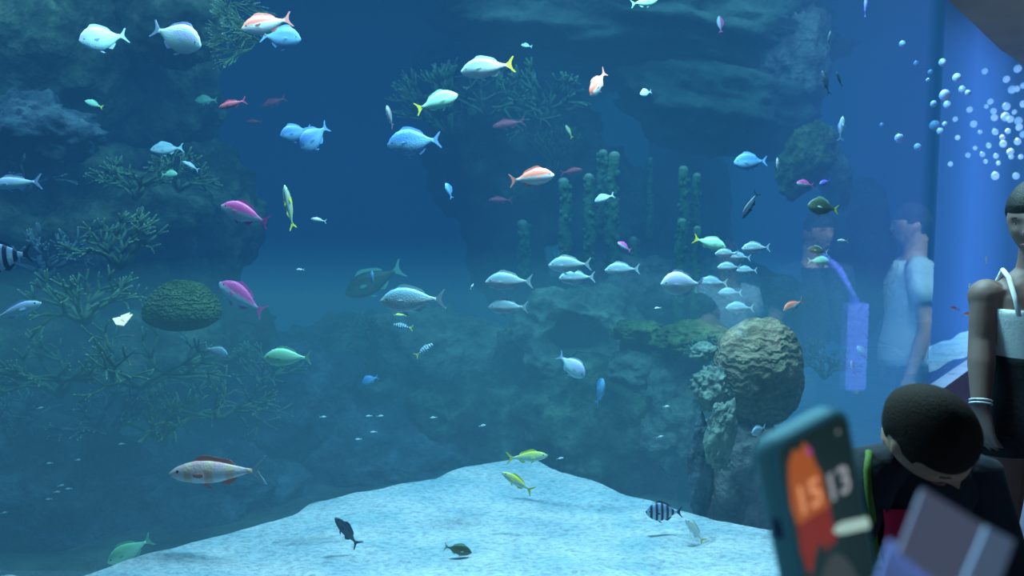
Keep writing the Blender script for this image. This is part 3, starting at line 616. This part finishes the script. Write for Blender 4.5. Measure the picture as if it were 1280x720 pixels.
for i, (px, py, s_, left) in enumerate(BUB):
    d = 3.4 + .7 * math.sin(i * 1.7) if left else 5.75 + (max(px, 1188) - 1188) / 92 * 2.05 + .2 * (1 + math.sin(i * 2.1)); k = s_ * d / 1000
    o = bpy.data.objects.new('glow_bubble', bme); COL.objects.link(o); o.location = P(px, py, d); o.scale = (k, k, k); o.rotation_euler = (0, .4 * math.sin(i), 0)
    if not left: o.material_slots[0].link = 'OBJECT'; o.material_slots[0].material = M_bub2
    tag(o, 'pale round bubble shape with added glow left of the light shaft' if left else 'pale round bubble shape with added glow in the bright blue light shaft', 'bubble', 'glowing bubble shapes left of the light shaft' if left else 'glowing bubble shapes in the blue shaft at right')

# ------------------------------------------------------------------ people
def skin(name, col): return plain(name, col, .55, var=.08, vscale=20)
def head_pts(nu=48, nv=40, hair=False, female=False, cut=None):
    """head centred at 0, face toward +Y, unit = head height 1 (chin -0.5, crown 0.5)"""
    rings = []
    for i in range(nv + 1):
        ph = math.pi * (i + .01) / (nv + .02) - math.pi / 2; ring = []
        for j in range(nu):
            th = 2 * math.pi * j / nu; x = math.cos(ph) * math.cos(th); y = math.cos(ph) * math.sin(th); z = math.sin(ph)
            X = x * .335; Y = y * .41; Z = z * .5
            if z < .1:
                t = min(1, (.1 - z) / 1.1); X *= 1 - .38 * t ** 1.3
                if y > 0: Y *= 1 - .10 * t
                else: Y *= 1 - .45 * t
            if y < 0: Y *= 1.08
            fr = max(0, y) ** 1.5
            if not hair:
                g = lambda cx, cz, sx, sz: math.exp(-((X - cx) / sx) ** 2 - ((Z - cz) / sz) ** 2) * (1 if y > 0 else 0)
                Y += .105 * g(0, -.13, .038, .05) + .06 * g(0, -.04, .028, .09) + .022 * g(0, .07, .2, .04)
                Y -= .055 * g(.135, -.005, .062, .042) + .055 * g(-.135, -.005, .062, .042)
                Y += .030 * g(0, -.255, .075, .022) + .034 * g(0, -.305, .065, .022) - .018 * g(0, -.28, .08, .008)
                Y += .05 * g(0, -.43, .07, .05) + .02 * g(.17, -.13, .07, .07) + .02 * g(-.17, -.13, .07, .07)
                Y += .012 * g(.135, .0, .035, .018) + .012 * g(-.135, .0, .035, .018)
            ring.append(V((X, Y, Z)))
        rings.append(ring)
    return rings
def add_head(b, M, s):
    rs = head_pts(); b.rings([[M @ (p * s) for p in r] for r in rs])
    for sg in (1, -1):
        for (y, z, r1, r2) in ((-.03, -.02, .045, .09), (-.05, .02, .05, .06)): b.ell(M @ (V((sg * .335, y, z)) * s), (.022 * s, r1 * s, r2 * s), M.to_3x3() @ Matrix.Rotation(sg * .3, 3, 'Z'), 12, 8)
def add_hand(b, wr, d, nrm, s, curl=.35, thumb=1):
    """wr wrist, d direction of the fingers, nrm palm normal"""
    d = d.normalized(); nrm = (nrm - d * nrm.dot(d)).normalized(); lat = d.cross(nrm)
    b.loft([(wr, lat, nrm, .028 * s, .020 * s), (wr + d * .03 * s, lat, nrm, .036 * s, .016 * s), (wr + d * .075 * s, lat, nrm, .041 * s, .014 * s), (wr + d * .095 * s, lat, nrm, .038 * s, .010 * s)], 14)
    for k, (off, ln) in enumerate(((-.031, .072), (-.0105, .082), (.0105, .076), (.031, .060))):
        p = wr + d * .085 * s + lat * off * s; dd = (d + lat * off * 2.5).normalized(); pts = [p]; a = 0
        for q in (.42, .32, .26): a += curl; dv = dd * math.cos(a) + nrm * math.sin(a); pts.append(pts[-1] + dv * ln * q * s)
        b.tube(pts, [.0095 * s, .009 * s, .008 * s, .006 * s], 8)
    t0 = wr + d * .03 * s - lat * .030 * s * thumb; td = (d * .7 - lat * thumb * .7 + nrm * .3).normalized()
    b.tube([t0, t0 + td * .035 * s, t0 + td * .035 * s + (td + d * .5).normalized() * .03 * s], [.013 * s, .011 * s, .007 * s], 8)
def person(label, loc, H, rz, headM=None, headoff=(0, 0, 0), lean=0, female=False, arms=None, skin_m=None, hair_m=None, clothes=(), child=1.0, hair_style='short', build=1.0, voxel=.007, roll=0):
    """local frame: faces +Y, feet at z=0"""
    e = empty('person', loc); e.rotation_euler = (0, roll, rz); tag(e, label, 'person')
    u = H; X, Y = V((1, 0, 0)), V((0, 1, 0)); b = MB(); sw = (.100 if female else .122) * u * build; hw = (.085 if female else .088) * u * build
    def lz(z): return V((0, lean * max(0, z - .52 * u), z))
    T = [(.49, hw * .80, .062), (.53, hw * 1.0, .068), (.57, hw * .96, .066), (.62, hw * (.76 if female else .9), .056), (.66, hw * (.76 if female else .95), .055), (.71, hw * (.86 if female else 1.06), .062), (.755, hw * .98, .066), (.785, sw * .84, .056), (.808, sw * .70, .046), (.832, sw * .40, .036)]
    tor = [(lz(z * u), X, Y, a * 1.0, c * u * build) for z, a, c in T]; b.loft(tor, 24)
    hs = .132 * u * child; hc = lz(.935 * u) + V((0, .012 * u, 0)) + V(headoff); HM = Matrix.Translation(hc) @ (headM.to_4x4() if headM else Matrix.Identity(4))
    nb = lz(.825 * u); nt = HM @ (V((0, -.14, -.28)) * hs); b.tube([nb - V((0, 0, .01 * u)), nb.lerp(nt, .5), nt], [.040 * u, .034 * u, .034 * u], 14); b.loft([(lz(.80 * u), X, Y, sw * .80, .040 * u), (lz(.82 * u), X, Y, sw * .60, .036 * u), (lz(.84 * u), X, Y, sw * .36, .034 * u)], 20)
    add_head(b, HM, hs)
    leg = []
    for sg in (1, -1):
        pts = [V((sg * .050 * u, 0, .51 * u)), V((sg * .052 * u, .004 * u, .40 * u)), V((sg * .050 * u, .004 * u, .285 * u)), V((sg * .050 * u, -.008 * u, .20 * u)), V((sg * .048 * u, -.008 * u, .05 * u))]
        leg.append(pts); b.tube(pts, [.050 * u * build, .046 * u * build, .031 * u, .030 * u, .020 * u], 14)
        b.loft([(V((sg * .05 * u, -.03 * u, .018 * u)), X, V((0, 0, 1)), .018 * u, .018 * u), (V((sg * .05 * u, 0, .026 * u)), X, V((0, 0, 1)), .020 * u, .026 * u), (V((sg * .052 * u, .05 * u, .016 * u)), X, V((0, 0, 1)), .026 * u, .015 * u), (V((sg * .052 * u, .085 * u, .011 * u)), X, V((0, 0, 1)), .02 * u, .010 * u)], 12)
    if arms is None: arms = [None, None]
    armp = []
    for sg, A in zip((1, -1), arms):
        sh = lz(.797 * u) + V((sg * sw * .86, 0, 0))
        el, wr, hd, pn = A if A else (V((sg * sw * 1.22, -.01 * u, .63 * u)), V((sg * sw * 1.28, .03 * u, .49 * u)), V((0, .15, -1)), V((-sg, 0, 0)))
        armp.append((sh, V(el), V(wr))); b.tube([sh - V((sg * .02 * u, 0, 0)), sh + (V(el) - sh) * .25, V(el), V(el).lerp(V(wr), .35), V(wr)], [.031 * u * build, .029 * u * build, .023 * u, .024 * u, .016 * u], 14)
        b.ell(sh + V((0, 0, -.012 * u)), (.033 * u * build, .033 * u * build, .034 * u), None, 16, 10)
        add_hand(b, V(wr), V(hd), V(pn), u / 1.72, .3, sg)
    body = b.build('body', skin_m, e)
    r = body.modifiers.new('r', 'REMESH'); r.mode = 'VOXEL'; r.voxel_size = voxel; r.use_smooth_shade = True
    sm = body.modifiers.new('s', 'SMOOTH'); sm.factor = .6; sm.iterations = 5 if voxel < .01 else 2; bpy.context.view_layer.update(); bake(body)
    if not len(body.data.materials): body.data.materials.append(skin_m)
    for nm, fn in clothes:
        c, m_ = fn(e, u, sw, hw, tor, armp, leg, lz); c.build(nm, m_, e)
    # hair
    hb = MB(); rs = head_pts(56, 48, True); keep = []
    vs = []; fs = []; nu = 56
    def kx(p):
        x, y, z = p
        line = .20 if y > .15 else (.20 - (.15 - y) * .9 if y > -.12 else -.06 - (-.12 - y) * .9)
        if hair_style == 'short' and abs(x) > .2 and -.16 < y < .14: line = .11
        return z - line
    rr2 = []
    for r_ in rs:
        row = []
        for p in r_:
            k = kx(p); g = max(-.02, min(.045, .02 + k * .25)) if k > -.1 else -.05
            n = .004 * noise.noise(p * 14)
            if hair_style != 'short' and k > -.02: g += .05
            row.append(HM @ (p * hs * (1 + g * 1.6 + n + (.0 if k > -.1 else -.03))))
        rr2.append(row)
    hb.rings(rr2)
    if hair_style == 'bun': hb.ell(HM @ (V((0, -.52, .16)) * hs), (.15 * hs, .13 * hs, .15 * hs), HM.to_3x3(), 16, 10)
    if hair_style == 'long':
        hb.loft([(HM @ (V((0, -.2, .1)) * hs), X, Y, .36 * hs, .26 * hs), (HM @ (V((0, -.28, -.3)) * hs), X, Y, .40 * hs, .2 * hs), (HM @ (V((0, -.3, -.8)) * hs), X, Y, .36 * hs, .14 * hs), (HM @ (V((0, -.26, -1.1)) * hs), X, Y, .2 * hs, .06 * hs)], 20)
    hb.build('hair', hair_m, e)
    for sg in (1, -1):
        eb = MB(); eb.ell(HM @ (V((sg * .135, .300, -.003)) * hs), (.045 * hs, .040 * hs, .024 * hs), HM.to_3x3(), 12, 8); eo = eb.build('eye', plain('eye_white', (.55, .55, .55), .2), e)
        ib = MB(); ib.ell(HM @ (V((sg * .135, .328, -.003)) * hs), (.020 * hs, .015 * hs, .022 * hs), HM.to_3x3(), 10, 8); ib.build('iris', plain('iris_dark', (.02, .012, .01), .2), eo)
        bb = MB(); bb.tube([HM @ (V((sg * q, yy, zz)) * hs) for q, yy, zz in ((.07, .385, .062), (.13, .375, .078), (.20, .335, .066))], [.008 * hs, .012 * hs, .006 * hs], 6); bb.build('eyebrow', hair_m, e)
    lb = MB(); lb.tube([HM @ (V((q, yy, zz)) * hs) for q, yy, zz in ((-.085, .325, -.283), (-.04, .375, -.272), (0, .392, -.276), (.04, .375, -.272), (.085, .325, -.283))], [.006 * hs, .016 * hs, .018 * hs, .016 * hs, .006 * hs], 8); lb.build('lips', plain('lips', (.30, .09, .09), .4), e)
    return e
def cloth_torso(z0, z1, mat, grow=.008, hem=0.0):
    def fn(e, u, sw, hw, tor, armp, leg, lz):
        b = MB(); st = []
        for k in range(15):
            z = (z0 + (z1 - z0) * k / 14) * u
            for a, c in zip(tor, tor[1:]):
                if a[0].z <= z <= c[0].z + 1e-6 or (z < tor[0][0].z and a is tor[0]):
                    t = (z - a[0].z) / (c[0].z - a[0].z); t = max(-1, t); st.append((lz(z), a[1], a[2], a[3] + (c[3] - a[3]) * t + grow + hem * (1 - k / 14), a[4] + (c[4] - a[4]) * t + grow + hem * (1 - k / 14))); break
        b.loft(st, 32); return b, mat
    return fn
def merge(*fns):
    def fn(*a):
        out = MB(); mt = None
        for f in fns:
            b, mt = f(*a); out.add(b.v, b.f)
        return out, mt
    return fn
def sleeves(mat, frac=.55, r0=.046, r1=.040, long=False):
    def fn(e, u, sw, hw, tor, armp, leg, lz):
        b = MB()
        for sh, el, wr in armp:
            inn = V((sh.x * .55, sh.y, sh.z + .012 * u)); end = sh.lerp(el, frac) if not long else el
            pts = [inn, sh + V((0, 0, .002 * u)), sh.lerp(end, .5), end]; rad = [r0 * .8 * u, r0 * u, (r0 + r1) / 2 * u, r1 * u]
            if long: pts += [el.lerp(wr, .5), wr]; rad += [r1 * .85 * u, r1 * .7 * u]
            b.tube(pts, rad, 16)
        return b, mat
    return fn
def shorts(mat, z1=.60, end=.45, rad=.060, long=False):
    def fn(e, u, sw, hw, tor, armp, leg, lz):
        b, _ = cloth_torso(.50, z1, mat, .010)(e, u, sw, hw, tor, armp, leg, lz)
        for p in leg:
            if long: b.tube([p[0], p[1], p[2], p[3], p[4]], [rad * u, rad * .92 * u, rad * .7 * u, rad * .62 * u, rad * .55 * u], 16)
            else: b.tube([V((p[0].x, p[0].y, .53 * u)), V((p[0].x, p[0].y, .49 * u)), V((p[0].x, p[0].y, end * u))], [rad * u, rad * u, rad * .97 * u], 18)
        return b, mat
    return fn
S_light = skin('skin_light', (.20, .115, .10)); S_tan = skin('skin_tan', (.42, .26, .18))
H_dark = plain('hair_dark', (.012, .010, .010), .6, bump=.3, bscale=200); H_brown = plain('hair_brown', (.020, .015, .012), .8, bump=.3, bscale=260, spec=.15)
M_white = plain('white_knit', (.78, .82, .80), .85, bump=.15, bscale=120); M_black = plain('black_cloth', (.010, .012, .016), .9, bump=.2, bscale=60)
M_navy = plain('navy_cloth', (.012, .018, .03), .9, bump=.2, bscale=60); M_tee = plain('pale_blue_tee', (.55, .80, .85), .9)
def camisole(e, u, sw, hw, tor, armp, leg, lz):
    b, _ = cloth_torso(.655, .765, M_white, .007)(e, u, sw, hw, tor, armp, leg, lz)
    for sg in (1, -1):
        b.tube([V((sg * .055 * u, .066 * u, .755 * u)), V((sg * .060 * u, .056 * u, .79 * u)), V((sg * .062 * u, .03 * u, .825 * u)), V((sg * .060 * u, 0, .836 * u)), V((sg * .055 * u, -.045 * u, .80 * u)), V((sg * .05 * u, -.062 * u, .755 * u))], .0045 * u, 8)
    return b, M_white
def basis(fwd, up):     # columns: lateral(x), forward(y), up(z)
    f = V(fwd).normalized(); u = V(up); u = (u - f * u.dot(f)).normalized(); return Matrix((f.cross(u), f, u)).transposed()
# woman at the right edge, facing the viewer and looking left
wz = math.radians(180 - 10)
Rw = Matrix.Rotation(wz, 3, 'Z')
hm = Rw.inverted() @ basis((-.76, -.65, -.08), (.05, .05, 1))
wl = P(1296, 360, 2.5); u = 1.66
pw = {'el': P(1227, 425, 2.52), 'wr': P(1226, 508, 2.47)}
tol = lambda p: Rw.inverted() @ (p - V((wl.x, wl.y, 0)))
arms = [None, None]
a0 = (tol(pw['el']), tol(pw['wr']), Rw.inverted() @ V((.12, -.1, -1)), Rw.inverted() @ V((1, .3, 0)))
arms = [a0, None]
wom = person('young woman in a white strappy top and black shorts looking left at the edge', (wl.x, wl.y, 0), u, wz, headM=hm, headoff=Rw.inverted() @ V((-.034, -.02, -.012)), child=1.06, female=True, arms=arms, skin_m=S_light, hair_m=H_dark, hair_style='bun', voxel=.005,
       clothes=[('camisole', camisole), ('shorts', shorts(M_black, .675, .515, .062))])
b = MB()
for k in (0, .012):
    c = a0[1].lerp(a0[0], .04 + k * 4); ax = (a0[0] - a0[1]).normalized(); q = ax.orthogonal().normalized(); r2 = ax.cross(q)
    b.tube([c + (q * math.cos(t * math.pi / 10) + r2 * math.sin(t * math.pi / 10)) * .031 for t in range(21)], .0028, 6)
b.build('bracelet', plain('bracelet_pale', (.7, .7, .75), .3), wom)
# boy with bowed head
bz = math.radians(180 + 12); Rb = Matrix.Rotation(bz, 3, 'Z') @ Matrix.Rotation(math.radians(-7), 3, 'Y'); bd = 1.5
bl = P(1066, 600, 1.66); ub = 1.30
hcw = P(1160, 545, 1.46)
hmw = basis((.45, -.50, -.75), (0, -.83, .55))
hl = Rb.inverted() @ (hcw - V((bl.x, bl.y, 0)))
dflt = V((0, .14 * (.935 - .52) * ub, .935 * ub)) + V((0, .012 * ub, 0))
def bow_arm(sg): return (V((sg * .17 * ub, .06 * ub, .63 * ub)), V((sg * .07 * ub, .20 * ub, .60 * ub)), V((-sg * .3, .9, .1)), V((0, 0, 1)))
Rb0 = Rb
boy = person('boy with short dark hair bowing his head, dark jacket with lime piping', (bl.x, bl.y, 0), ub, bz, headM=Rb.inverted() @ hmw, headoff=hl - dflt, lean=.14, arms=[bow_arm(1), bow_arm(-1)], roll=math.radians(-7), build=.88, skin_m=S_tan, hair_m=H_brown, child=1.20, voxel=.0045,
       clothes=[('jacket', merge(cloth_torso(.50, .825, M_navy, .012), sleeves(M_navy, long=True))), ('trousers', shorts(M_black, .60, long=True, rad=.056))])
bpy.context.view_layer.update()
jk = [c for c in boy.children if c.name.startswith('jacket')][0]; MI = jk.matrix_world.inverted()
def oncloth(px, py, off, fb=1.5):
    o_ = MI @ CAM; d_ = (MI.to_3x3() @ (P(px, py, 1) - CAM)).normalized(); hit, loc, nr, _ = jk.ray_cast(o_, d_)
    return loc + nr * off if hit else MI @ P(px, py, fb)
b = MB(); b.tube([oncloth(x, y, .004) for x, y in ((1086, 566), (1084, 590), (1085, 615), (1089, 645), (1094, 675), (1099, 705))], .0065, 8); b.build('lime_piping', plain('lime_piping', (.07, .17, .02), .8), boy)
b = MB(); b.rings([[oncloth(x + dx, y, .006) for dx in (0, 12, 24, 38)] for x, y in ((1101, 636), (1102, 655), (1104, 675), (1106, 700))], closed=False); b.build('shirt_front', plain('crimson_print', (.42, .012, .07), .8, emit=(.02, 0, .003), es=.4), boy)
# visitors beside the photographer, seen only as reflections in the acrylic
person('visitor in a pale blue t-shirt standing right of the photographer', (2.01, .60, 0), 1.62, math.radians(105), skin_m=S_tan, hair_m=H_brown, voxel=.014, clothes=[('t_shirt', merge(cloth_torso(.50, .825, M_tee, .022, .02), sleeves(M_tee))), ('trousers', shorts(M_navy, .56, long=True))])
M_viol = plain('violet_blue_cloth', (.25, .22, .9), .8)
vb = person('visitor in a dark top with a violet bag beside the photographer', (1.52, .58, 0), 1.58, math.radians(-20), skin_m=S_tan, hair_m=H_dark, voxel=.014, clothes=[('t_shirt', merge(cloth_torso(.50, .825, M_navy, .016, .01), sleeves(M_navy))), ('trousers', shorts(M_black, .56, long=True))])
def vbag(x0, y, z0, z1):
    e = empty('shoulder_bag', (1.66, .74, 0)); b = MB(); b.box((-.05, -.02, .72), (.05, .05, 1.14)); b.build('bag_body', M_viol, e, False)
    b = MB(); b.tube([V((0, .02, 1.14)), V((-.08, .0, 1.30)), V((-.12, -.1, 1.36))], .02, 8); b.build('strap', M_viol, e); tag(e, 'violet shoulder bag hanging from the dark topped visitor', 'bag')
vbag(0, 0, 0, 0)
person('visitor with brown hair in a pale top left of the violet bag carrier', (1.18, .22, 0), 1.42, math.radians(10), skin_m=S_tan, hair_m=plain('hair_auburn', (.16, .09, .07), .6), hair_style='long', female=True, voxel=.014, clothes=[('t_shirt', merge(cloth_torso(.50, .825, M_tee, .016, .01), sleeves(M_tee))), ('trousers', shorts(M_navy, .56, long=True))])
spot('hall_fill_visitor', (2.3, 1.9, 2.88), (2.0, .6, 1.1), 900, (.6, .9, 1), 36, .7, .05)  # added unseen lamp so the visitor's reflection shows in the acrylic
spot('hall_fill_bag', (1.3, 1.75, 2.88), (1.5, .62, .95), 200, (.6, .7, 1), 34, .7, .05)  # added unseen lamp to bring out the bag carrier's reflection

# ------------------------------------------------------------------ phone
e = empty('smartphone', P(1030, 650, .55)); tag(e, 'smartphone in a teal case with an orange lock screen reading 15:13', 'phone')
yaw = math.radians(30); roll = math.radians(15.5)
n = (-FW * math.cos(yaw) + RT * math.sin(yaw)); r_ = (RT * math.cos(yaw) + FW * math.sin(yaw)); up_ = UP
r2 = r_ * math.cos(roll) + up_ * math.sin(roll); u2 = -r_ * math.sin(roll) + up_ * math.cos(roll)
e.matrix_world = Matrix.Translation(P(1040, 668, .55)) @ Matrix((r2, u2, n)).transposed().to_4x4()
PW, PH = .0385, .080
def rrect(w_, h_, r, z, cx=0, cy=0, k=8):
    pts = []
    for q, (sx, sy) in enumerate(((1, 1), (-1, 1), (-1, -1), (1, -1))):
        for i in range(k + 1):
            a = q * math.pi / 2 + i / k * math.pi / 2; pts.append(V((cx + sx * (w_ - r) + r * math.cos(a), cy + sy * (h_ - r) + r * math.sin(a), z)))
    return pts
def em(name, c, s_=1): return plain(name, (0.005, .005, .005), .3, emit=c, es=s_)
b = MB(); b.rings([rrect(PW - .002, PH - .002, .012, -.020), rrect(PW, PH, .012, -.017), rrect(PW, PH, .012, -.001), rrect(PW - .0012, PH - .0012, .011, 0)]); b.build('case', plain('teal_case', (.045, .24, .32), .8, emit=(.03, .16, .24), es=.25), e)  # faint emission put into the case to brighten its side
b = MB(); b.rings([rrect(PW - .0035, PH - .0035, .010, -.001), rrect(PW - .0035, PH - .0035, .010, .0006)]); b.build('screen', plain('screen_black', (.006, .012, .014), .25, emit=(.006, .018, .020), es=1), e, False)
def uv(u_, v_, z=.0009): return V((-PW + u_ * 2 * PW, PH - v_ * 2 * PH, z))
def flat(name, pts, mat, z=.0009, par=e):
    b = MB(); b.slab([uv(x, y, z) for x, y in pts], .0002); return b.build(name, mat, par, False)
flat('wallpaper_orange', [(.10, .17), (.14, .10), (.22, .06), (.30, .08), (.36, .05), (.42, .09), (.45, .16), (.50, .22), (.50, .30), (.53, .37), (.10, .37), (.07, .28)], em('wall_orange', (.36, .085, .015), .85))
flat('wallpaper_red', [(.10, .37), (.53, .37), (.52, .44), (.55, .50), (.50, .55), (.44, .52), (.40, .56), (.36, .52), (.30, .50), (.22, .54), (.16, .60), (.11, .58), (.08, .48)], em('wall_red', (.20, .018, .012), .85))
arc = [(.26 + .30 * math.cos(a) * 1.1 + .18, 1.0 - .42 * math.sin(a)) for a in [i * math.pi / 20 for i in range(21)]]
flat('wallpaper_grey', [(min(.93, x), y) for x, y in arc], em('wall_grey', (.035, .045, .05), 1))
b = MB(); b.ell(uv(.40, .10, .0012), (.0026, .0026, .0006), None, 14, 6); b.build('camera_dot', em('purple_dot', (.30, .04, .25)), e)
b = MB(); b.ell(uv(.80, .085, .0012), (.0014, .0014, .0006), None, 14, 6); b.build('status_icon', em('status_grey', (.2, .25, .25)), e)
def text(t, u_, v_, size, mat, nm, tz=.0012):
    c = bpy.data.curves.new(nm, 'FONT'); c.body = t; c.size = size; c.extrude = .0001; c.offset = size * .02; c.align_x = 'CENTER'; c.align_y = 'CENTER'
    o = bpy.data.objects.new(nm, c); COL.objects.link(o); bpy.context.view_layer.update()
    dg = bpy.context.evaluated_depsgraph_get(); me = bpy.data.meshes.new_from_object(o.evaluated_get(dg)); bpy.data.objects.remove(o)
    o = link(nm, me, mat, e); o.location = uv(u_, v_, tz); return o
text('15', .29, .285, .027, em('digits_warm', (.75, .30, .14), .9), 'clock_hours'); text('13', .68, .305, .027, em('digits_grey', (.30, .33, .36), .9), 'clock_minutes')
b = MB(); b.slab([uv(.56, .245, .001), uv(.70, .235, .001), uv(.70, .247, .001), uv(.56, .257, .001)], .0002); b.build('date_line', em('date_grey', (.06, .07, .08)), e, False)
flat('reflection_bar', [(.50, .485), (.56, .468), (.64, .470), (.97, .515), (.985, .53), (.985, .565), (.97, .57), (.64, .525), (.56, .51)], em('reflection_white', (.36, .55, .50), .9), .0013)  # pale reflection on the screen, painted as a glowing bar
b = MB(); b.box((-PW - .0012, .012, -.013), (-PW + .001, .026, -.006)); b.build('side_button', plain('button_blue', (.05, .12, .4), .5), e, False)
# ------------------------------------------------------------------ booklet
e = empty('open_booklet', P(1170, 690, .42)); tag(e, 'pale lilac open booklet held up blurred in front of the boy', 'booklet')
def leaf(nm, pts, col, t=.004):
    b = MB(); b.slab([P(x, y, d) - P(1170, 690, .42) for x, y, d in pts], t); b.build(nm, plain(nm + '_paper', col, .7, emit=(col[0] * .5, col[1] * .55, col[2] * .6), es=.36), e, False)  # slight glow put into the paper to brighten the pages
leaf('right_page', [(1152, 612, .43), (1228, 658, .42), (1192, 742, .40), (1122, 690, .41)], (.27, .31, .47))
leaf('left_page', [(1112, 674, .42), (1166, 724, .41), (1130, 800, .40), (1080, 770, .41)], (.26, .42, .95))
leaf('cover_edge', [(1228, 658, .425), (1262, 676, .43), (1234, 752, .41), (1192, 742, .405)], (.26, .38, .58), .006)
